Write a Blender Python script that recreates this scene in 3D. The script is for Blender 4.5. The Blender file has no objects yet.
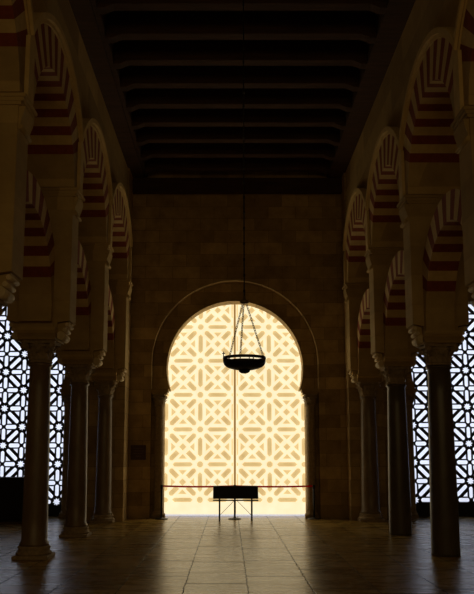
import bpy, bmesh, math, random
from math import sin, cos, pi, sqrt, radians, atan2
from mathutils import Vector, Matrix
random.seed(7)
C = bpy.context.scene.collection
# ------------------------------------------------------------------ camera
FPX = 760.0
cam_d = bpy.data.cameras.new('camera'); cam = bpy.data.objects.new('camera', cam_d); C.objects.link(cam)
cam.location = (0, 0, 1.75)
cam.rotation_euler = (radians(90 + 8.0), 0, 0)
cam_d.sensor_fit = 'VERTICAL'; cam_d.sensor_height = 36.0
cam_d.lens = FPX / 594 * 36.0
cam_d.shift_x = 7.5 / 594; cam_d.shift_y = 53.0 / 594
cam_d.clip_end = 300
bpy.context.scene.camera = cam
# ------------------------------------------------------------------ world (bright overcast courtyard sky)
w = bpy.data.worlds.new('sky'); bpy.context.scene.world = w; w.use_nodes = True
bg = w.node_tree.nodes['Background']
bg.inputs[0].default_value = (0.80, 0.86, 1.04, 1); bg.inputs[1].default_value = .95
vs = bpy.context.scene.view_settings
vs.view_transform = 'Standard'; vs.look = 'None'; vs.gamma = 1.0; vs.use_curve_mapping = False
vs.exposure = 0.15
DOOR_GLOW = 1.0
# dim warm fill added behind the viewer to brighten faces turned to the camera
def area(name, loc, rx, sx, sy, power, col):
    d = bpy.data.lights.new(name, 'AREA'); d.shape = 'RECTANGLE'; d.size = sx; d.size_y = sy; d.energy = power; d.color = col
    o = bpy.data.objects.new(name, d); C.objects.link(o); o.location = loc; o.rotation_euler = (radians(rx), 0, 0); return o
area('rear_fill', (.25, -6.3, 6.6), 90, 5.5, 4.5, 78, (1.0, .69, .28))
area('rear_fill', (-7.2, -6.3, 6.4), 90, 4, 4, 36, (1.0, .69, .28))
area('rear_fill', (7.7, -6.3, 6.4), 90, 4, 4, 36, (1.0, .69, .28))

# ------------------------------------------------------------------ materials
def new_mat(name):
    m = bpy.data.materials.new(name); m.use_nodes = True
    nt = m.node_tree; return m, nt, nt.nodes['Principled BSDF']
def stone(name, c1, c2, scale=3.0, rough=0.85, bump=0.25, blocks=None, joint=0.55, stretch=(1, 1, 1)):
    m, nt, b = new_mat(name); N = nt.nodes; L = nt.links
    tc = N.new('ShaderNodeTexCoord')
    mp = N.new('ShaderNodeMapping'); mp.inputs['Scale'].default_value = stretch
    L.new(tc.outputs['Object'], mp.inputs[0])
    n1 = N.new('ShaderNodeTexNoise'); n1.inputs['Scale'].default_value = scale; n1.inputs['Detail'].default_value = 8; n1.inputs['Roughness'].default_value = .65
    L.new(mp.outputs[0], n1.inputs['Vector'])
    rp = N.new('ShaderNodeValToRGB'); rp.color_ramp.elements[0].position = .32; rp.color_ramp.elements[1].position = .68
    rp.color_ramp.elements[0].color = (*c1, 1); rp.color_ramp.elements[1].color = (*c2, 1)
    L.new(n1.outputs['Fac'], rp.inputs[0])
    col = rp.outputs[0]; h = n1.outputs['Fac']
    if blocks:
        sx = N.new('ShaderNodeSeparateXYZ'); L.new(tc.outputs['Object'], sx.inputs[0])
        ad = N.new('ShaderNodeMath'); L.new(sx.outputs[0], ad.inputs[0]); L.new(sx.outputs[1], ad.inputs[1])
        cb = N.new('ShaderNodeCombineXYZ'); L.new(ad.outputs[0], cb.inputs[0]); L.new(sx.outputs[2], cb.inputs[1])
        br = N.new('ShaderNodeTexBrick'); L.new(cb.outputs[0], br.inputs['Vector'])
        br.inputs['Scale'].default_value = 1; br.inputs['Brick Width'].default_value = blocks[0]; br.inputs['Row Height'].default_value = blocks[1]
        br.inputs['Mortar Size'].default_value = .008; br.inputs['Mortar Smooth'].default_value = .3
        br.inputs['Color1'].default_value = (1, 1, 1, 1); br.inputs['Color2'].default_value = (.60, .57, .52, 1)
        br.inputs['Mortar'].default_value = (joint, joint * .95, joint * .9, 1)
        mx = N.new('ShaderNodeMix'); mx.data_type = 'RGBA'; mx.blend_type = 'MULTIPLY'; mx.inputs[0].default_value = 1
        L.new(col, mx.inputs[6]); L.new(br.outputs['Color'], mx.inputs[7]); col = mx.outputs[2]
    L.new(col, b.inputs['Base Color']); b.inputs['Roughness'].default_value = rough
    bp = N.new('ShaderNodeBump'); bp.inputs['Strength'].default_value = bump; bp.inputs['Distance'].default_value = .02
    L.new(h, bp.inputs['Height']); L.new(bp.outputs[0], b.inputs['Normal'])
    return m
def plain(name, c, rough=.5, metal=0.0, spec=.5):
    m, nt, b = new_mat(name); N = nt.nodes; L = nt.links
    n1 = N.new('ShaderNodeTexNoise'); n1.inputs['Scale'].default_value = 14; n1.inputs['Detail'].default_value = 4
    rp = N.new('ShaderNodeValToRGB'); rp.color_ramp.elements[0].color = (*[k * .8 for k in c], 1); rp.color_ramp.elements[1].color = (*[min(1, k * 1.2) for k in c], 1)
    L.new(n1.outputs['Fac'], rp.inputs[0]); L.new(rp.outputs[0], b.inputs['Base Color'])
    b.inputs['Roughness'].default_value = rough; b.inputs['Metallic'].default_value = metal
    b.inputs['Specular IOR Level'].default_value = spec
    return m
M = {}
M['wall'] = stone('wall_limestone', (.40, .27, .105), (.66, .47, .21), 2.2, .9, .4, (.82, .37), .5)
M['arcade'] = stone('arcade_plaster', (.50, .35, .14), (.64, .465, .20), 2.5, .85, .2, (2.2, .56), .82)
M['pale'] = stone('voussoir_stone', (.60, .43, .18), (.74, .55, .26), 5, .85, .2)
M['red'] = stone('voussoir_brick', (.21, .042, .014), (.30, .064, .022), 9, .85, .2)
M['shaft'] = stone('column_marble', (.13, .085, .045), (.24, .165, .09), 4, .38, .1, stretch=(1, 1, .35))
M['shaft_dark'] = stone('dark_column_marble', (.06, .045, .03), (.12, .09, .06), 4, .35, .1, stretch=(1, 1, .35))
M['carved'] = stone('carved_stone', (.26, .19, .11), (.44, .33, .20), 14, .8, .5)
M['roll'] = stone('roll_corbel_stone', (.62, .50, .30), (.80, .65, .42), 8, .75, .3)
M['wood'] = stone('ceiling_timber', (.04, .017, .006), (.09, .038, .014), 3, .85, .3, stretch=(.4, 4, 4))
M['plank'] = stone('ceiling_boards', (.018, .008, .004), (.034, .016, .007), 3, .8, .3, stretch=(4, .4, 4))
M['iron'] = plain('black_iron', (.018, .014, .010), .5, .6)
M['brass'] = plain('aged_brass', (.20, .15, .06), .45, .8)
M['black'] = plain('black_panel', (.010, .009, .008), .5)
M['postblack'] = plain('black_post', (.012, .011, .011), .45)
M['belt'] = plain('red_belt', (.45, .012, .015), .7)
_n = M['belt'].node_tree; _t = _n.nodes.new('ShaderNodeBsdfTranslucent'); _t.inputs[0].default_value = (.75, .02, .025, 1)
_m = _n.nodes.new('ShaderNodeMixShader'); _m.inputs[0].default_value = .6
_n.links.new(_n.nodes['Principled BSDF'].outputs[0], _m.inputs[1]); _n.links.new(_t.outputs[0], _m.inputs[2]); _n.links.new(_m.outputs[0], _n.nodes['Material Output'].inputs[0])
M['grille'] = plain('dark_grille', (.020, .019, .020), .7)
M['plaque'] = plain('maroon_plaque', (.06, .014, .010), .5)
M['plaque_text'] = plain('plaque_lettering', (.16, .09, .05), .6)
M['crate'] = plain('dark_block', (.012, .010, .009), .8)
M['court'] = stone('courtyard_paving', (.90, .90, .90), (.96, .96, .96), 2, .9, .1)

def floor_mat():
    m, nt, b = new_mat('polished_stone_slabs'); N = nt.nodes; L = nt.links
    tc = N.new('ShaderNodeTexCoord'); sx = N.new('ShaderNodeSeparateXYZ'); L.new(tc.outputs['Object'], sx.inputs[0])
    # wobble so the joints look worn
    nz = N.new('ShaderNodeTexNoise'); nz.inputs['Scale'].default_value = 9; nz.inputs['Detail'].default_value = 5
    L.new(tc.outputs['Object'], nz.inputs['Vector'])
    wb = N.new('ShaderNodeMath'); wb.operation = 'MULTIPLY_ADD'; wb.inputs[1].default_value = .06; L.new(nz.outputs['Fac'], wb.inputs[0]); L.new(sx.outputs[0], wb.inputs[2])
    of = N.new('ShaderNodeMath'); of.operation = 'ADD'; of.inputs[1].default_value = -.275 + 8.6; L.new(wb.outputs[0], of.inputs[0])
    sy = N.new('ShaderNodeMath'); sy.operation = 'MULTIPLY'; sy.inputs[1].default_value = .4; L.new(sx.outputs[1], sy.inputs[0])
    cb = N.new('ShaderNodeCombineXYZ'); L.new(sy.outputs[0], cb.inputs[0]); L.new(of.outputs[0], cb.inputs[1])
    br = N.new('ShaderNodeTexBrick'); L.new(cb.outputs[0], br.inputs['Vector'])
    br.inputs['Scale'].default_value = 1; br.inputs['Brick Width'].default_value = .70; br.inputs['Row Height'].default_value = .86
    br.offset = .37; br.squash = 1.25; br.squash_frequency = 3
    br.inputs['Mortar Size'].default_value = .013; br.inputs['Mortar Smooth'].default_value = .8
    br.inputs['Color1'].default_value = (1, 1, 1, 1); br.inputs['Color2'].default_value = (.58, .55, .50, 1); br.inputs['Mortar'].default_value = (.05, .04, .03, 1)
    n2 = N.new('ShaderNodeTexNoise'); n2.inputs['Scale'].default_value = 1.6; n2.inputs['Detail'].default_value = 9; n2.inputs['Roughness'].default_value = .7
    mp = N.new('ShaderNodeMapping'); mp.inputs['Scale'].default_value = (.6, 2.2, 1); L.new(tc.outputs['Object'], mp.inputs[0]); L.new(mp.outputs[0], n2.inputs['Vector'])
    rp = N.new('ShaderNodeValToRGB'); rp.color_ramp.elements[0].position = .3; rp.color_ramp.elements[1].position = .7
    rp.color_ramp.elements[0].color = (.27, .165, .040, 1); rp.color_ramp.elements[1].color = (.66, .45, .125, 1)
    L.new(n2.outputs['Fac'], rp.inputs[0])
    mx = N.new('ShaderNodeMix'); mx.data_type = 'RGBA'; mx.blend_type = 'MULTIPLY'; mx.inputs[0].default_value = 1
    L.new(rp.outputs[0], mx.inputs[6]); L.new(br.outputs['Color'], mx.inputs[7]); L.new(mx.outputs[2], b.inputs['Base Color'])
    rr = N.new('ShaderNodeMapRange'); rr.inputs['To Min'].default_value = .15; rr.inputs['To Max'].default_value = .40
    L.new(n2.outputs['Fac'], rr.inputs['Value']); L.new(rr.outputs[0], b.inputs['Roughness'])
    sp = N.new('ShaderNodeMapRange'); sp.inputs['To Min'].default_value = .26; sp.inputs['To Max'].default_value = 0.0
    L.new(br.outputs['Fac'], sp.inputs['Value']); L.new(sp.outputs[0], b.inputs['Specular IOR Level'])
    b.inputs['Specular Tint'].default_value = (1, .83, .58, 1)
    bp = N.new('ShaderNodeBump'); bp.inputs['Strength'].default_value = .3; bp.inputs['Distance'].default_value = .006
    inv = N.new('ShaderNodeMath'); inv.operation = 'SUBTRACT'; L.new(n2.outputs['Fac'], inv.inputs[0]); L.new(br.outputs['Fac'], inv.inputs[1])
    L.new(inv.outputs[0], bp.inputs['Height']); L.new(bp.outputs[0], b.inputs['Normal'])
    return m
M['floor'] = floor_mat()
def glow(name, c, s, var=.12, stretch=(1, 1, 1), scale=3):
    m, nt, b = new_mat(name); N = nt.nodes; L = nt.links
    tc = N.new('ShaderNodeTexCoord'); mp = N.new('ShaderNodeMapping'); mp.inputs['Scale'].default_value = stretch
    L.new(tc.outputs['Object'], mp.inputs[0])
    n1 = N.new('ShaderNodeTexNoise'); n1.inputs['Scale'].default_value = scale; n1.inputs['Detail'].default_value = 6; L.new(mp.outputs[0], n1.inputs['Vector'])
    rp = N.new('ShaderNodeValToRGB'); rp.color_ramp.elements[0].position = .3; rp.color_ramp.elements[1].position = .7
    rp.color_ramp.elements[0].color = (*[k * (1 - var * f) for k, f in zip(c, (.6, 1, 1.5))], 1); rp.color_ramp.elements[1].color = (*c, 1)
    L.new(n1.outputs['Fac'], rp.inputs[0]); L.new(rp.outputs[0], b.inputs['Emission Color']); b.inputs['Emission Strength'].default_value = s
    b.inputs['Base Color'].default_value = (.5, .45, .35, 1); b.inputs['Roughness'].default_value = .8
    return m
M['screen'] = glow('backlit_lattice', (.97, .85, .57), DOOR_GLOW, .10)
M['pane'] = glow('backlit_pane', (.38, .27, .112), DOOR_GLOW, .25)
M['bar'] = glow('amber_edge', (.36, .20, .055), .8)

# ------------------------------------------------------------------ helpers
def obj(name, bm, mats, parent=None, loc=None, smooth=False):
    me = bpy.data.meshes.new(name)
    bmesh.ops.remove_doubles(bm, verts=bm.verts, dist=1e-5) if False else None
    bm.normal_update(); bm.to_mesh(me); bm.free()
    if not isinstance(mats, (list, tuple)): mats = [mats]
    for m in mats: me.materials.append(m)
    if smooth:
        for p in me.polygons: p.use_smooth = True
    o = bpy.data.objects.new(name, me); C.objects.link(o)
    if parent: o.parent = parent
    if loc: o.location = loc
    return o
def tag(o, label, cat=None, group=None):
    o['label'] = label
    if cat: o['category'] = cat
    if group: o['group'] = group
    return o
def struct(o, label=None, cat=None):
    o['kind'] = 'structure'
    if label: o['label'] = label
    if cat: o['category'] = cat
    return o
def thing(name, label, cat, loc, group=None, rz=0):
    o = bpy.data.objects.new(name, None); C.objects.link(o); o.location = loc; o.rotation_euler = (0, 0, rz)
    o.empty_display_size = .2
    return tag(o, label, cat, group)
def copy_tree(o, loc, label, group=None, sx=1.0):
    r = o.copy(); C.objects.link(r); r.location = loc; r['label'] = label; r.scale = (sx, 1, 1)
    if group: r['group'] = group
    for ch in o.children:
        c = ch.copy(); C.objects.link(c); c.parent = r
        for g in ch.children:
            d = g.copy(); C.objects.link(d); d.parent = c
    return r
def box(bm, x0, x1, y0, y1, z0, z1, mi=0, bev=0):
    v = [bm.verts.new((x, y, z)) for x in (x0, x1) for y in (y0, y1) for z in (z0, z1)]
    fs = []
    for f in ((0, 1, 3, 2), (4, 6, 7, 5), (0, 4, 5, 1), (2, 3, 7, 6), (0, 2, 6, 4), (1, 5, 7, 3)):
        q = bm.faces.new([v[i] for i in f]); q.material_index = mi; fs.append(q)
    if bev:
        es = list({e for f in fs for e in f.edges})
        bmesh.ops.bevel(bm, geom=es, offset=bev, segments=1, affect='EDGES')
def prism(bm, pts, a0, a1, axis='x', mi=0):
    """extrude a closed outline. axis x: pts=(y,z) ; axis y: pts=(x,z)"""
    def P(p, a): return (a, p[0], p[1]) if axis == 'x' else (p[0], a, p[1])
    n = len(pts)
    A = [bm.verts.new(P(p, a0)) for p in pts]; B = [bm.verts.new(P(p, a1)) for p in pts]
    fs = [bm.faces.new(A), bm.faces.new(B[::-1])]
    for i in range(n):
        j = (i + 1) % n; fs.append(bm.faces.new((A[j], A[i], B[i], B[j])))
    for f in fs: f.material_index = mi; f.normal_update()
    caps = [f for f in fs[:2] if len(f.verts) > 4]
    if caps:
        r = bmesh.ops.triangulate(bm, faces=caps)
        for f in r['faces']: f.material_index = mi
def finish(bm):
    bmesh.ops.recalc_face_normals(bm, faces=bm.faces)
def lathe(bm, prof, n=32, cx=0, cy=0, mi=0, cap=True):
    rings = []
    for r, z in prof:
        rings.append([bm.verts.new((cx + r * cos(2 * pi * k / n), cy + r * sin(2 * pi * k / n), z)) for k in range(n)])
    for a, b in zip(rings, rings[1:]):
        for k in range(n):
            f = bm.faces.new((a[k], a[(k + 1) % n], b[(k + 1) % n], b[k])); f.material_index = mi; f.smooth = True
    if cap:
        bm.faces.new(rings[0][::-1]); bm.faces.new(rings[-1])
def tube(bm, p, q, r, n=8, mi=0):
    p = Vector(p); q = Vector(q); d = (q - p); L = d.length; d.normalize()
    u = d.orthogonal().normalized(); v = d.cross(u)
    A = [bm.verts.new(p + r * (cos(2 * pi * k / n) * u + sin(2 * pi * k / n) * v)) for k in range(n)]
    B = [bm.verts.new(q + r * (cos(2 * pi * k / n) * u + sin(2 * pi * k / n) * v)) for k in range(n)]
    for k in range(n):
        f = bm.faces.new((A[k], A[(k + 1) % n], B[(k + 1) % n], B[k])); f.material_index = mi; f.smooth = n > 6
    bm.faces.new(A[::-1]).material_index = mi; bm.faces.new(B).material_index = mi
def clip(pts, k, s):
    """keep the side s*y <= k of outline pts (y,z)"""
    out = []
    for i in range(len(pts)):
        a = pts[i]; b = pts[(i + 1) % len(pts)]
        ia = s * a[0] <= k + 1e-9; ib = s * b[0] <= k + 1e-9
        if ia: out.append(a)
        if ia != ib:
            t = (k - s * a[0]) / (s * b[0] - s * a[0]); out.append((s * k, a[1] + t * (b[1] - a[1])))
    res = []
    for p in out:
        if not res or abs(p[0] - res[-1][0]) + abs(p[1] - res[-1][1]) > 1e-6: res.append(p)
    return res
def sector(r0, r1, a0, a1, zc, n=3):
    return [(r0 * cos(a0 + (a1 - a0) * i / n), zc + r0 * sin(a0 + (a1 - a0) * i / n)) for i in range(n + 1)] + \
           [(r1 * cos(a1 + (a0 - a1) * i / n), zc + r1 * sin(a1 + (a0 - a1) * i / n)) for i in range(n + 1)]
def clip2(p, k): return clip(clip(p, k, 1), k, -1)

# ------------------------------------------------------------------ layout numbers (metres; x right, y away, z up)
S = 3.65
SX = {'left': 1.0, 'right': .92}       # the right-hand piers are a little thinner
ROWX = {'left': -3.42, 'right': 3.89}
ROWY0 = {'left': 6.35, 'right': 6.74}       # first pier of each row
BACK = 22.20                                # face of the end wall
CEIL = 10.17
XL, XR = -10.9, 11.4
DC = .160                                   # centre of the great door
SIDE = {'left': -6.92, 'right': 7.44}
UP = .05

# ------------------------------------------------------------------ setting
bm = bmesh.new(); box(bm, XL - .4, XR + .4, -7, BACK + 1.1, -.3, 0); finish(bm)
struct(obj('floor', bm, M['floor']), 'polished tan stone slab floor')
bm = bmesh.new(); box(bm, -60, 60, BACK + 1.1, 110, -.35, -.04); finish(bm)
struct(obj('courtyard_ground', bm, M['court']), 'bright pale paving outside the doors')
bm = bmesh.new(); box(bm, XL - .4, XR + .4, -7, BACK + 1.1, CEIL + .42, CEIL + .7); finish(bm)
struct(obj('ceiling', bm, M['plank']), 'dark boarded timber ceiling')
for nm, x0, x1 in (('wall_far_left', XL - .4, XL), ('wall_far_right', XR, XR + .4)):
    bm = bmesh.new(); box(bm, x0, x1, -7, BACK + 1.1, 0, CEIL + .42); finish(bm); struct(obj(nm, bm, M['wall']))
bm = bmesh.new(); box(bm, XL, XR, -7, -6.6, 0, CEIL + .42); finish(bm); struct(obj('wall_rear', bm, M['wall']))

# end wall: outer order with three tall round-headed recesses, inner order with horseshoe openings
OC, OR_ = 4.52, 2.45        # outer arch centre height and radius
IC, IR = 4.37, 2.03         # inner horseshoe
NECK = 3.71; HW = 2.10
def arch_outline(xc, x0, x1, ztop, kind, n=48):
    pts = [(x0, 0), (x0, ztop), (x1, ztop), (x1, 0)]
    if kind == 'outer':
        arc = [(xc + OR_ * cos(pi * i / n), OC + OR_ * sin(pi * i / n)) for i in range(n + 1)]
        pts += [(xc + OR_, 0)] + arc + [(xc - OR_, 0)]
    else:
        a = math.asin((NECK - IC) / IR)
        arc = [(xc + IR * cos(a + (pi - 2 * a) * i / n), IC + IR * sin(a + (pi - 2 * a) * i / n)) for i in range(n + 1)]
        pts += [(xc + HW, 0), (xc + HW, NECK)] + arc + [(xc - HW, NECK), (xc - HW, 0)]
    return pts
mid = {('left'): ROWX['left'], ('right'): ROWX['right']}
bm = bmesh.new()
spans = ((SIDE['left'], XL, mid['left']), (DC, mid['left'], mid['right']), (SIDE['right'], mid['right'], XR))
for xc, a, b in spans:
    prism(bm, arch_outline(xc, a, b, CEIL + .42, 'outer'), BACK, BACK + .28, 'y')
    prism(bm, arch_outline(xc, a, b, CEIL + .42, 'inner'), BACK + .28, BACK + .80, 'y')
finish(bm)
struct(obj('wall_back', bm, M['wall']), 'limestone block end wall with tall arched recesses')

# responds where the arcades meet the end wall
for side, nm in (('left', 'trim_1'), ('right', 'trim_2')):
    X = ROWX[side]; y3 = ROWY0[side] + 4 * S
    bm = bmesh.new(); box(bm, X - .5, X + .5, y3 + .27, BACK, 0, CEIL + .42, bev=.012); finish(bm)
    struct(obj(nm, bm, M['wall']), 'full height stone respond at the %s corner of the end wall' % side)

# ------------------------------------------------------------------ arcades
RI, RO, ZC = 1.50, 2.12, 6.40          # upper arch
LI, LO, LZ = 1.42, 1.90, 4.20          # lower horseshoe arch
HALF = .56
# spandrel walls above the upper arches
for side in ('left', 'right'):
    X = ROWX[side]; bm = bmesh.new()
    y0 = ROWY0[side]
    for k in range(-3, 4):
        yc = y0 + (k + .5) * S
        if k < 0:       # plain continuation behind the camera
            continue
        a = math.acos(S / 2 / RO); n = 24
        arc = [(yc + RO * cos(a + (pi - 2 * a) * i / n), ZC + UP + RO * sin(a + (pi - 2 * a) * i / n)) for i in range(n + 1)]
        prism(bm, [(yc - S / 2, CEIL + .42), (yc + S / 2, CEIL + .42)] + arc, X - .45, X + .45, 'x')
    prism(bm, [(y0 + 4 * S, 7.2), (y0 + 4 * S, CEIL + .42), (y0 + 4 * S + .28, CEIL + .42), (y0 + 4 * S + .28, 7.2)], X - .45, X + .45, 'x')
    box(bm, X - .45, X + .45, -6.6, y0, 9.0, CEIL + .42)
    finish(bm)
    struct(obj('wall_' + side, bm, M['arcade']), 'plastered wall above the %s row of arches' % side)

def make_upper(label, loc, group):
    t = thing('round_arch', label, 'arch', loc, group)
    bm = bmesh.new(); nv = 19; a0 = radians(29)
    for i in range(nv):
        p = sector(RI, RO, a0 + (pi - 2 * a0) * i / nv, a0 + (pi - 2 * a0) * (i + 1) / nv, ZC)
        p = clip2(p, S / 2)
        if len(p) > 2: prism(bm, p, -HALF - .03, HALF + .03, 'x', 1 if i % 2 == 0 else 0)
    finish(bm); obj('voussoir_ring', bm, [M['pale'], M['red']], t)
    for s in (1, -1):
        bm = bmesh.new()
        b0 = math.asin(.18 / RI); arc = [(s * RI * cos(b0 + (a0 - b0) * i / 5), ZC + RI * sin(b0 + (a0 - b0) * i / 5)) for i in range(6)]
        prism(bm, arc + [(s * S / 2, ZC + S / 2 * math.tan(a0)), (s * S / 2, ZC + .18)], -HALF - .03, HALF + .03, 'x')
        finish(bm); obj('springer', bm, M['arcade'], t)
    for sx in (1, -1):
        bm = bmesh.new()
        for r0, r1, h in ((RO, RO + .06, HALF + .06), (RO + .06, RO + .15, HALF + .11)):
            n = 40
            for i in range(n):
                p = clip2(sector(r0, r1, pi * i / n, pi * (i + 1) / n, ZC, 1), S / 2)
                if len(p) > 2: prism(bm, p, sx * .45, sx * h, 'x')
        for s in (1, -1):
            box(bm, sx * (HALF + .03), sx * (HALF + .09), min(s * (S / 2 - .13), s * S / 2), max(s * (S / 2 - .13), s * S / 2), ZC + .18, ZC + 1.12)
        finish(bm); obj('archivolt', bm, M['pale'], t)
    return t
def make_lower(label, loc, group):
    bm = bmesh.new(); nv = 17; a0 = radians(23); K = S / 2 - .27; H = .29
    for i in range(nv):
        p = clip2(sector(LI, LO, a0 + (pi - 2 * a0) * i / nv, a0 + (pi - 2 * a0) * (i + 1) / nv, LZ), K)
        if len(p) > 2: prism(bm, p, -H, H, 'x', 1 if i % 2 == 0 else 0)
    for s in (1, -1):
        z0 = 3.99
        aa = math.asin((z0 - LZ) / LI)
        arc = [(s * LI * cos(aa + (a0 - aa) * i / 6), LZ + LI * sin(aa + (a0 - aa) * i / 6)) for i in range(7)]
        prism(bm, arc + [(s * K, LZ + K * math.tan(a0)), (s * K, z0)], -H, H, 'x', 2)
    finish(bm)
    o = obj('horseshoe_arch', bm, [M['pale'], M['red'], M['arcade']]); o.location = loc
    return tag(o, label, 'arch', group)
def make_pier(label, loc, group):
    t = thing('pier', label, 'pier', loc, group)
    bm = bmesh.new(); prism(bm, [(-HALF, 6.42), (HALF, 6.42), (HALF, 4.12), (.34, 4.08), (.34, 3.98), (-.34, 3.98), (-.34, 4.08), (-HALF, 4.12)], -.27, .27, 'y'); finish(bm)
    obj('pier_body', bm, M['arcade'], t)
    bm = bmesh.new()
    box(bm, -HALF - .04, HALF + .04, -.29, .29, 6.42, 6.47); box(bm, -HALF - .07, HALF + .07, -.30, .30, 6.47, 6.52); box(bm, -HALF - .11, HALF + .11, -.32, .32, 6.52, 6.58, bev=.012)
    finish(bm); obj('cornice', bm, M['arcade'], t)
    for s in (1, -1):       # small scrolled brackets below the cornice
        bm = bmesh.new()
        prism(bm, [(s * HALF, 6.05), (s * (HALF + .02), 6.12), (s * (HALF + .035), 6.22), (s * (HALF + .07), 6.32), (s * (HALF + .09), 6.42), (s * HALF, 6.42)], -.24, .24, 'y')
        tube(bm, (s * (HALF + .03), -.245, 6.13), (s * (HALF + .03), .245, 6.13), .035, 12)
        finish(bm); obj('bracket', bm, M['arcade'], t)
    return t
def capital_bm(z0, z1, r0, half, seed=1):
    """leafy composite capital: bell, two tiers of leaves, corner volutes, abacus"""
    rn = random.Random(seed); bm = bmesh.new(); h = z1 - z0
    lathe(bm, [(r0 + .02, z0), (r0 + .035, z0 + .02), (r0 + .02, z0 + .045), (r0 + .005, z0 + .05), (r0 + .01, z0 + .4 * h), (r0 + .05, z0 + .7 * h), (half * .92, z0 + .86 * h)], 24)
    for tier, (zb, zt, n, out) in enumerate(((z0 + .05, z0 + .5 * h, 8, .075), (z0 + .28 * h, z0 + .76 * h, 8, .115))):
        for k in range(n):
            a = 2 * pi * (k + .5 * tier) / n; ca, sa = cos(a), sin(a)
            prev = None
            for i in range(6):
                u = i / 5; rr = r0 + .012 + out * u ** 2.2; z = zb + (zt - zb) * (u if i < 5 else .86)
                if i == 5: rr += .012
                wd = .075 * (1 - .55 * u ** 3) * (1 + .12 * (i % 2))
                row = []
                for s, dr in ((-1, -.012), (0, .02), (1, -.012)):
                    row.append(bm.verts.new(((rr + dr) * ca - s * wd * sa, (rr + dr) * sa + s * wd * ca, z)))
                if prev:
                    for j in range(2): bm.faces.new((prev[j], prev[j + 1], row[j + 1], row[j]))
                prev = row
    for k in range(4):
        a = pi / 4 + k * pi / 2; ca, sa = cos(a), sin(a); R = half * 1.16
        c = Vector((R * ca, R * sa, z0 + .76 * h)); tdir = Vector((-sa, ca, 0))
        tube(bm, c - tdir * .05, c + tdir * .05, .062, 12); tube(bm, c - tdir * .065, c + tdir * .065, .028, 8)
        tube(bm, (r0 * ca, r0 * sa, z0 + .5 * h), (c.x, c.y, c.z - .02), .03, 6)
    # concave abacus
    pts = []
    for k in range(4):
        a = pi / 4 + k * pi / 2
        for d in (-.10, .10): pts.append((half * 1.32 * cos(a + d), half * 1.32 * sin(a + d)))
        a2 = a + pi / 4; pts.append((half * .90 * cos(a2), half * .90 * sin(a2)))
    A = [bm.verts.new((x, y, z0 + .86 * h)) for x, y in pts]; B = [bm.verts.new((x * 1.04, y * 1.04, z1)) for x, y in pts]
    bm.faces.new(A[::-1]); bm.faces.new(B)
    for i in range(len(A)): bm.faces.new((A[i], A[(i + 1) % len(A)], B[(i + 1) % len(A)], B[i]))
    bm.normal_update()
    for f in [f for f in bm.faces if len(f.verts) > 4]: bmesh.ops.triangulate(bm, faces=[f])
    finish(bm); return bm
def make_column(label, loc, group, r_bot, r_top, base, shaft_mat, seed, hf=.56):
    t = thing('column', label, 'column', loc, group); zb = 0
    if base:
        bm = bmesh.new(); q = r_bot + .085
        box(bm, -q, q, -q, q, 0, .07, bev=.012)
        lathe(bm, [(r_bot + .075, .07), (r_bot + .09, .095), (r_bot + .075, .12), (r_bot + .05, .135), (r_bot + .045, .16), (r_bot + .06, .18), (r_bot + .055, .205), (r_bot + .02, .225)], 32)
        finish(bm); obj('base', bm, M['carved'], t); zb = .22
    bm = bmesh.new()
    prof = [(r_bot + .03, zb), (r_bot + .03, zb + .04), (r_bot, zb + .09)]
    if not base: prof = [(r_bot, 0), (r_bot, .05)]
    for i in range(1, 9):
        u = i / 8; prof.append((r_bot + (r_top - r_bot) * u ** 1.3, zb + .09 + (3.35 - zb - .09) * u))
    prof += [(r_top + .03, 3.37), (r_top + .035, 3.40), (r_top + .01, 3.42)]
    lathe(bm, prof, 36); finish(bm); obj('shaft', bm, shaft_mat, t)
    obj('capital', capital_bm(3.42, 3.81, r_top, .29, seed), M['carved'], t)
    bm = bmesh.new()
    box(bm, -.33, .33, -.35, .35, 3.81, 3.86)
    prism(bm, [(-.34, 3.86), (-.36, 3.91), (-.41, 3.97), (-.42, 4.02), (.42, 4.02), (.41, 3.97), (.36, 3.91), (.34, 3.86)], -.34, .34, 'x')
    for s in (1, -1):
        prism(bm, [(s * .30, 3.83), (s * .335, 4.02), (s * .345, 4.12), (s * (hf - .02), 4.15), (s * (hf - .10), 4.02), (s * .36, 3.86)], -.2, .2, 'y')
    finish(bm); obj('impost', bm, M['arcade'], t)
    for s in (1, -1):
        bm = bmesh.new()
        for dx, z, rr, hw in ((.545, 4.10, .035, .21), (.50, 4.01, .035, .21), (.44, 3.90, .075, .235)):
            tube(bm, (s * (dx + hf - .60), -hw, z), (s * (dx + hf - .60), hw, z), rr, 14)
        finish(bm); obj('roll_corbel', bm, M['roll'], t)
    return t
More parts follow.
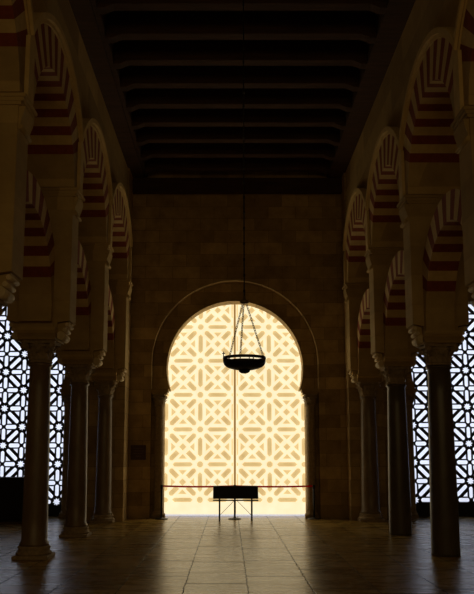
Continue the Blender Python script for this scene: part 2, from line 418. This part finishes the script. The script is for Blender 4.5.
# piers, columns and arches, left and right
where = {1: 'nearest', 2: 'second', 3: 'third', 4: 'farthest'}
proto = {}
colL = {1: 'stone column carrying the closest left pier, only its capital edging into frame',
        2: 'left marble column with flared base, closest one showing its whole shaft',
        3: 'middle left marble column, slimmer and set between the nearest shaft and the corner one',
        4: 'left column standing hard against the corner of the end wall'}
colR = {1: 'stone column carrying the closest right pier, outside the right edge of the view',
        2: 'thick dark right column without a base, in front of the bright grille',
        3: 'middle right dark column without a base, beside the grille\'s inner edge',
        4: 'right column standing hard against the corner of the end wall'}
order = {0: 'behind the closest pier', 1: 'of the closest bay', 2: 'of the middle bay', 3: 'nearest the end wall'}
for side in ('left', 'right'):
    X = ROWX[side]; y0 = ROWY0[side]
    pn = {0: '', 1: 'closest', 2: 'second', 3: 'third', 4: 'last'}
    for k in range(0, 5):
        loc = (X, y0 + k * S, 0)
        lab = {0: 'plastered masonry pier at the %s behind the picture edge' % side,
               1: 'big plastered pier cut by the %s edge of the picture' % side,
               2: 'plastered pier above the nearest fully visible column on the %s' % side,
               3: 'plastered pier above the middle column of the %s row' % side,
               4: 'plastered pier at the end wall above the last %s column' % side}[k]
        up = (loc[0], loc[1], UP)
        if 'pier' not in proto: proto['pier'] = make_pier(lab, up, 'arcade piers')
        else: copy_tree(proto['pier'], up, lab, None, SX[side])
        lab = (colL if side == 'left' else colR)[k] if k else 'marble column standing at the %s outside the picture' % side
        based = side == 'left' or k == 4
        key = ('col', side, based)
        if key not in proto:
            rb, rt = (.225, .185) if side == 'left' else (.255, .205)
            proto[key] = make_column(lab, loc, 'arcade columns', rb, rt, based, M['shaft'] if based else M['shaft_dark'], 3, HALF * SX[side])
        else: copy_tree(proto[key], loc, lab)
    for k in range(0, 4):
        loc = (X, y0 + (k + .5) * S, UP); low = (loc[0] - (.05 if side == 'right' else .03), loc[1], UP + (.09 if side == 'left' else -.08))
        lab = 'red and cream striped upper round arch on the %s %s' % (side, order[k])
        if 'up' not in proto: proto['up'] = make_upper(lab, loc, 'upper striped arches')
        else: copy_tree(proto['up'], loc, lab, None, SX[side])
        lab = 'red and cream striped lower horseshoe arch on the %s %s' % (side, order[k])
        if 'lo' not in proto: proto['lo'] = make_lower(lab, low, 'lower striped arches')
        else:
            o = proto['lo'].copy(); C.objects.link(o); o.location = low; o.scale = (1 if side == 'left' else .9, 1, 1); o['label'] = lab

# ------------------------------------------------------------------ timber ceiling beams and wall plates
for nm, x0, x1, sd in (('trim_3', ROWX['left'] + .45, ROWX['left'] + .93, 'left'), ('trim_4', ROWX['right'] - .93, ROWX['right'] - .45, 'right')):
    bm = bmesh.new(); box(bm, x0, x1, -6.6, BACK, CEIL, CEIL + .42, bev=.015); box(bm, x0, x1 - .1 if sd == 'left' else x1, -6.6, BACK, CEIL - .07, CEIL) ; finish(bm)
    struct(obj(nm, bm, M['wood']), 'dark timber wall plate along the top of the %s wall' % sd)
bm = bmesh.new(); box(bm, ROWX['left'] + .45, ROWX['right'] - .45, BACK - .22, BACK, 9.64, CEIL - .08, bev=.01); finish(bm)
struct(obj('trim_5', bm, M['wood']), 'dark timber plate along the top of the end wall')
bx0, bx1 = ROWX['left'] + .93, ROWX['right'] - .93
bp = None
names = ['beam over the end wall']
for k in range(0, 15):
    y = 21.60 - 1.03 * k
    lab = 'dark timber ceiling cross beam, number %d counting from the end wall' % (k + 1) if k else 'dark timber ceiling cross beam tight against the end wall'
    ordn = ['first', 'second', 'third', 'fourth', 'fifth', 'sixth', 'seventh', 'eighth', 'ninth', 'tenth', 'eleventh', 'twelfth', 'thirteenth', 'fourteenth', 'fifteenth']
    lab = 'dark timber ceiling cross beam, %s out from the end wall' % ordn[k]
    if bp is None:
        bm = bmesh.new(); box(bm, bx0, bx1, -.13, .13, CEIL + .02, CEIL + .42, bev=.012)
        for s, xx in ((1, bx0), (-1, bx1)):
            prism(bm, [(xx, CEIL - .06), (xx + s * .12, CEIL - .06), (xx + s * .30, CEIL + .02), (xx, CEIL + .02)], -.11, .11, 'y')
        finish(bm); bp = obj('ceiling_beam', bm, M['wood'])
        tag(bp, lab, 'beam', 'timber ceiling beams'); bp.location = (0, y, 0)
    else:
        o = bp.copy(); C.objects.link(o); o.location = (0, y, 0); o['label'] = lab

# ------------------------------------------------------------------ lattice plates
def lattice(name, outline, holes, y, depth, mat, parent):
    cu = bpy.data.curves.new(name, 'CURVE'); cu.dimensions = '2D'; cu.fill_mode = 'BOTH'; cu.extrude = depth / 2
    for pts in [outline] + holes:
        sp = cu.splines.new('POLY'); sp.points.add(len(pts) - 1); sp.use_cyclic_u = True
        for i, p in enumerate(pts): sp.points[i].co = (p[0], p[1], 0, 1)
    tmp = bpy.data.objects.new(name, cu); C.objects.link(tmp)
    dg = bpy.context.evaluated_depsgraph_get()
    me = bpy.data.meshes.new_from_object(tmp.evaluated_get(dg)); bpy.data.objects.remove(tmp)
    me.transform(Matrix.Rotation(pi / 2, 4, 'X')); me.name = name
    me.materials.clear(); me.materials.append(mat)
    o = bpy.data.objects.new(name, me); C.objects.link(o); o.parent = parent; o.location = (0, y, 0)
    return o
def rot(pts, a, cx, cz): return [(cx + p[0] * cos(a) - p[1] * sin(a), cz + p[0] * sin(a) + p[1] * cos(a)) for p in pts]
def bar(L, W):      # bar with pointed ends
    return [(-L / 2, 0), (-L / 2 + W / 2, -W / 2), (L / 2 - W / 2, -W / 2), (L / 2, 0), (L / 2 - W / 2, W / 2), (-L / 2 + W / 2, W / 2)]
def octo(r, n=8, ph=pi / 8): return [(r * cos(ph + 2 * pi * k / n), r * sin(ph + 2 * pi * k / n)) for k in range(n)]
def star(r, n=8): return [((r if k % 2 == 0 else r * .58) * cos(pi * k / n), (r if k % 2 == 0 else r * .58) * sin(pi * k / n)) for k in range(2 * n)]

# great central door
LY = 23.05
door = bpy.data.objects.new('door_1', None); C.objects.link(door); door.location = (DC, LY, 0)
struct(door, 'tall backlit cream lattice double door under the great horseshoe arch', 'door')
cell = 1.045; zrow = .48
hs = []
for i in range(-2, 3):
    for j in range(0, 7):
        cx, cz = i * cell, zrow + j * cell
        if abs(i) < 2 and not (i == 0): hs.append(rot(octo(.10), 0, cx, cz))
        if i == 0: pass
        if j < 6 and i in (-1, 1):
            hs.append(rot(bar(.60, .14), pi / 2, cx, cz + cell / 2))
for i in (-2, 2):
    for j in range(0, 6):
        s = 1 if i > 0 else -1
        hs.append(rot(octo(.08), 0, i * cell + -s * .02, zrow + j * cell)); hs.append(rot(bar(.56, .12), pi / 2, i * cell - s * .02, zrow + j * cell + cell / 2))
for i in (0,):
    for s in (-1, 1):
        for j in range(0, 6):
            hs.append(rot([(0, -.07), (s * .045, -.03), (s * .045, .03), (0, .07)], 0, s * .055, zrow + j * cell))
            hs.append(rot([(0, -.27), (s * .045, -.22), (s * .045, .22), (0, .27)], 0, s * .055, zrow + j * cell + cell / 2))
for i in range(-2, 2):
    for j in range(-1, 6):
        cx, cz = (i + .5) * cell, zrow + (j + .5) * cell
        hs.append(bar_ := rot(bar(.62, .13), 0, cx, zrow + (j + 1) * cell))
        if j == -1: continue
        hs.append(rot(octo(.115, 4, 0), 0, cx, cz))
        for q in range(4):
            a = pi / 4 + q * pi / 2
            # diagonal bar, blunt outside, mitred inside
            L, W = .34, .155
            pts = [(-L / 2, -W / 2 + .0), (L / 2 - .05, -W / 2), (L / 2, -W / 2 + .05), (L / 2, W / 2 - .05), (L / 2 - .05, W / 2), (-L / 2, W / 2)]
            d = .375
            hs.append(rot(pts, a, cx + d * cos(a), cz + d * sin(a)))
            b = q * pi / 2; tr = [(.205, 0), (.355, -.135), (.355, .135)]
            hs.append(rot([(p[0] - 0, p[1]) for p in tr], b, cx, cz))
hs = [h for h in hs if max(p[1] for p in h) < 6.75 and min(p[1] for p in h) > .2]
out = [(-2.33, .06), (2.33, .06), (2.33, 6.85), (-2.33, 6.85)]
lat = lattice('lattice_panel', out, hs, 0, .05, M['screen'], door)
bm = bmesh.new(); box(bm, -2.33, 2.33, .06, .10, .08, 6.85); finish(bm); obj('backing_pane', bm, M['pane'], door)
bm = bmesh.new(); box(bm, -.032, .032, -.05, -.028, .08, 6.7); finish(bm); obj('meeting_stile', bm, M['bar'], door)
# side grilles: open lattices, daylight behind
def side_grille(name, xc, nodex, nodez, label):
    w_ = bpy.data.objects.new(name, None); C.objects.link(w_); w_.location = (0, BACK + .85, 0); struct(w_, label, 'window')
    g = .5555; holes = []
    zb = nodez - 4 * g
    ks = [k for k in range(-12, 13) if abs(nodex + k * g - xc) < HW + .5 * g]
    lim = HW + .30
    for k in ks:
        for j in range(-4, 9):
            X, Z = nodex + k * g, nodez + j * g
            if abs(X - xc) < lim - .12:
                if (k + j) % 2 == 0: holes.append(rot(star(.125), .13, X, Z))
                if j < 8: 
                    holes.append(rot(caps(.34, .118), pi / 2, X, Z + (.335 if (k + j) % 2 == 0 else g - .335)))
            if X + g - xc < lim and X - xc > -lim: 
                holes.append(rot(caps(.34, .118), 0, X + (.335 if (k + j) % 2 == 0 else g - .335), Z))
                if j < 8:
                    d = pi / 4 if (k + j) % 2 == 0 else -pi / 4
                    cx, cz = X + g / 2, Z + g / 2
                    holes.append(rot(caps(.44, .118), d, cx, cz))
                    for s in (1, -1):
                        n = d + s * pi / 2
                        tip = .285; 
                        tri = [(.255, 0), (.145, -.105), (.145, .105)]
                        holes.append(rot(tri, n, cx, cz))
    out = [(xc - lim - .02, 0), (xc + lim + .02, 0), (xc + lim + .02, 6.9), (xc - lim - .02, 6.9)]
    holes = [h for h in holes if max(p[0] for p in h) < xc + lim and min(p[0] for p in h) > xc - lim and max(p[1] for p in h) < 6.85]
    lattice('grille', out, holes, 0, .06, M['grille'], w_)
    return w_
def caps(L, W):
    pts = []
    for s, a0 in ((1, -pi / 2), (-1, pi / 2)):
        for i in range(6):
            a = a0 + pi * i / 5; pts.append((s * (L / 2 - W * .42) + W / 2 * cos(a) * .84, W / 2 * sin(a)))
    return pts
side_grille('window_1', SIDE['left'], -5.15, 2.645, 'daylit dark star lattice grille in the left aisle')
side_grille('window_2', SIDE['right'], 5.54, 2.70, 'daylit dark star lattice grille in the right aisle')

# jamb columns in the door recesses
def make_jamb(label, loc, group):
    t = thing('jamb_column', label, 'column', loc, group)
    bm = bmesh.new(); box(bm, -.19, .19, -.12, .14, 0, .09); lathe(bm, [(.19, .09), (.2, .12), (.17, .16), (.15, .18), (.165, .2), (.15, .22)], 20); finish(bm); obj('base', bm, M['carved'], t)
    bm = bmesh.new(); lathe(bm, [(.145, .22), (.14, .3), (.132, 3.2), (.155, 3.22), (.15, 3.25)], 24); finish(bm); obj('shaft', bm, M['carved'], t)
    obj('capital', capital_bm(3.25, 3.56, .13, .155, 5), M['carved'], t)
    bm = bmesh.new(); box(bm, -.22, .22, -.13, .14, 3.56, 3.62); box(bm, -.26, .26, -.15, .14, 3.62, 3.72, bev=.01); finish(bm); obj('impost', bm, M['arcade'], t)
    return t
jp = None
for xc, nm in ((DC, 'great glowing door'), (SIDE['left'], 'left aisle grille'), (SIDE['right'], 'right aisle grille')):
    for s, sd in ((-1, 'left'), (1, 'right')):
        lab = 'slim engaged column with leafy capital on the %s jamb of the %s' % (sd, nm)
        loc = (xc + s * 2.21, BACK + .12, 0)
        if jp is None: jp = make_jamb(lab, loc, 'jamb columns')
        else: copy_tree(jp, loc, lab)

# ------------------------------------------------------------------ hanging lamp
LX, LYY = .217, 11.0
lamp = thing('hanging_lamp', 'dark iron bowl lamp on three chains hanging in front of the glowing door', 'lamp', (LX, LYY, 2.955))
bm = bmesh.new(); tube(bm, (0, 0, 1.08), (0, 0, CEIL + .42 - 2.955), .010, 8)
for k in range(26): 
    z = 1.2 + k * .24; tube(bm, (0, 0, z), (0, 0, z + .04), .016, 8)
finish(bm); obj('suspension_rod', bm, M['iron'], lamp)
bm = bmesh.new(); lathe(bm, [(.012, 1.03), (.05, 1.035), (.065, 1.05), (.06, 1.075), (.025, 1.09), (.018, 1.14), (.01, 1.15)], 20); finish(bm); obj('chain_hub', bm, M['brass'], lamp)
bm = bmesh.new()
lathe(bm, [(.01, -.005), (.045, 0), (.075, .018), (.088, .045), (.15, .055), (.21, .07), (.26, .092), (.293, .12), (.307, .15), (.31, .178), (.302, .178), (.285, .13), (.20, .085), (.10, .07), (.02, .068)], 40)
finish(bm); obj('bowl', bm, M['iron'], lamp)
bm = bmesh.new()
lathe(bm, [(.300, .197), (.312, .197), (.316, .217), (.312, .238), (.300, .240), (.300, .197)], 40, cap=False)
finish(bm); rim = obj('rim_ring', bm, M['iron'], lamp)
for k in range(10):
    a = 2 * pi * k / 10 + .1; bm = bmesh.new()
    tube(bm, (.305 * cos(a), .305 * sin(a), .17), (.305 * cos(a), .305 * sin(a), .20), .008, 6); finish(bm)
    obj('rim_post', bm, M['brass'], lamp)
for a in (radians(175), radians(75)):
    bm = bmesh.new(); x, y = .306 * cos(a), .306 * sin(a)
    tube(bm, (x, y, .235), (x, y, .32), .007, 6); tube(bm, (x - .022, y, .293), (x + .022, y, .293), .007, 6); finish(bm)
    obj('cross_finial', bm, M['iron'], lamp)
def chain_bm(p, q, n, r):
    bm = bmesh.new(); p = Vector(p); q = Vector(q); d = (q - p); L = d.length / n; d.normalize()
    u = d.orthogonal().normalized(); v = d.cross(u)
    for i in range(n):
        c = p + d * L * (i + .5); e = u if i % 2 else v; pts = []
        for k in range(8):
            a = 2 * pi * k / 8; pts.append(c + d * (L * .62 * cos(a)) + e * (.014 * sin(a)))
        for k in range(8): tube(bm, pts[k], pts[(k + 1) % 8], r, 4)
    finish(bm); return bm
for a in (18, 138, 258):
    a = radians(a)
    obj('chain', chain_bm((.03 * cos(a), .03 * sin(a), 1.04), (.303 * cos(a), .303 * sin(a), .235), 22, .0055), M['iron'], lamp)

# ------------------------------------------------------------------ rope barrier
def make_stanchion(label, loc):
    t = thing('stanchion', label, 'barrier post', loc, 'belt barrier posts')
    bm = bmesh.new(); lathe(bm, [(.185, 0), (.185, .015), (.17, .025), (.05, .04), (.034, .055)], 28); finish(bm); obj('base', bm, M['postblack'], t)
    bm = bmesh.new(); lathe(bm, [(.028, .05), (.028, .85)], 16); finish(bm); obj('pole', bm, M['postblack'], t)
    bm = bmesh.new(); lathe(bm, [(.036, .85), (.038, .865), (.038, .945), (.032, .957), (.012, .962)], 16); finish(bm); obj('belt_head', bm, M['postblack'], t)
    return t
st = make_stanchion('black belt barrier post at the left end of the red belt', (-1.93, 22.0, 0))
copy_tree(st, (.15, 22.0, 0), 'black belt barrier post in the middle, behind the black information stand')
copy_tree(st, (2.40, 22.0, 0), 'black belt barrier post at the right end of the red belt')
for (xa, xb, sd) in ((-1.93, .15, 'left'), (.15, 2.40, 'right')):
    bm = bmesh.new(); n = 12
    A = []
    for i in range(n + 1):
        u = i / n; x = xa + .038 + (xb - xa - .076) * u; z = .925 - .02 * 4 * u * (1 - u)
        A.append([bm.verts.new((x, y, z + dz)) for y, dz in ((-.004, -.025), (-.004, .025), (.004, .025), (.004, -.025))])
    for a, b in zip(A, A[1:]):
        for k in range(4): bm.faces.new((a[k], a[(k + 1) % 4], b[(k + 1) % 4], b[k]))
    bm.faces.new(A[0]); bm.faces.new(A[-1][::-1]); finish(bm)
    o = obj('barrier_belt', bm, M['belt'], None, (0, 22.0, 0)); tag(o, 'red webbing belt stretched across the %s half of the doorway' % sd, 'barrier belt', 'barrier belts')

# ------------------------------------------------------------------ information stand
t = thing('information_stand', 'black information stand with slanted panel on thin legs before the door', 'information stand', (.17, 21.45, 0))
bm = bmesh.new(); R = Matrix.Rotation(radians(-28), 4, 'X')
box(bm, -.625, .625, -.02, .02, -.19, .19, bev=.006)
bmesh.ops.transform(bm, matrix=Matrix.Translation((0, -.05, .775)) @ R, verts=bm.verts); finish(bm); obj('panel', bm, M['black'], t)
bm = bmesh.new(); box(bm, -.625, .625, -.16, -.12, .545, .57); box(bm, -.625, .625, .04, .08, .545, .57)
finish(bm); obj('lower_rail', bm, M['black'], t)
for x in (-.445, .445):
    bm = bmesh.new(); box(bm, x - .022, x + .022, -.16, -.12, 0, .66); finish(bm); obj('leg', bm, M['black'], t)
    bm = bmesh.new(); box(bm, x - .022, x + .022, .04, .08, 0, .86); finish(bm); obj('leg', bm, M['black'], t)
for x in (-.445, .445):
    bm = bmesh.new(); tube(bm, (x * .95, .06, .16), (x * .05, .06, .56), .007, 6); finish(bm); obj('brace_wire', bm, M['iron'], t)

# ------------------------------------------------------------------ wall sign
t = thing('wall_sign', 'small dark maroon rectangular sign on the wall left of the great door', 'sign', (-2.64, BACK - .03, 1.875))
bm = bmesh.new(); box(bm, -.22, .22, 0, .03, -.21, .21, bev=.008); finish(bm); obj('sign_board', bm, M['plaque'], t)
for k, (w0, w1) in enumerate(((-.14, .12), (-.16, .16), (-.14, .10), (-.08, .08))):
    bm = bmesh.new(); z = .12 - k * .075; n = 14
    for i in range(n):      # a line of worn incised letters too small to read, one continuous strip
        xa, xb = w0 + (w1 - w0) * i / n, w0 + (w1 - w0) * (i + 1) / n
        h = random.uniform(.003, .009); box(bm, xa, xb, -.004, .001, z - h, z + h)
    finish(bm); obj('lettering_line', bm, M['plaque_text'], t)

# ------------------------------------------------------------------ dark block in the left aisle
t = thing('display_cabinet', 'low black cabinet in front of the left aisle grille', 'cabinet', (-6.35, 21.4, 0))
bm = bmesh.new(); box(bm, -1.3, 1.02, -.35, .35, .06, 1.16, bev=.01); finish(bm); obj('body', bm, M['crate'], t)
bm = bmesh.new(); box(bm, -1.24, .96, -.30, .30, 0, .06); finish(bm); obj('plinth', bm, M['crate'], t)
bm = bmesh.new(); box(bm, -1.33, 1.05, -.38, .38, 1.16, 1.19); finish(bm); obj('top', bm, M['crate'], t)
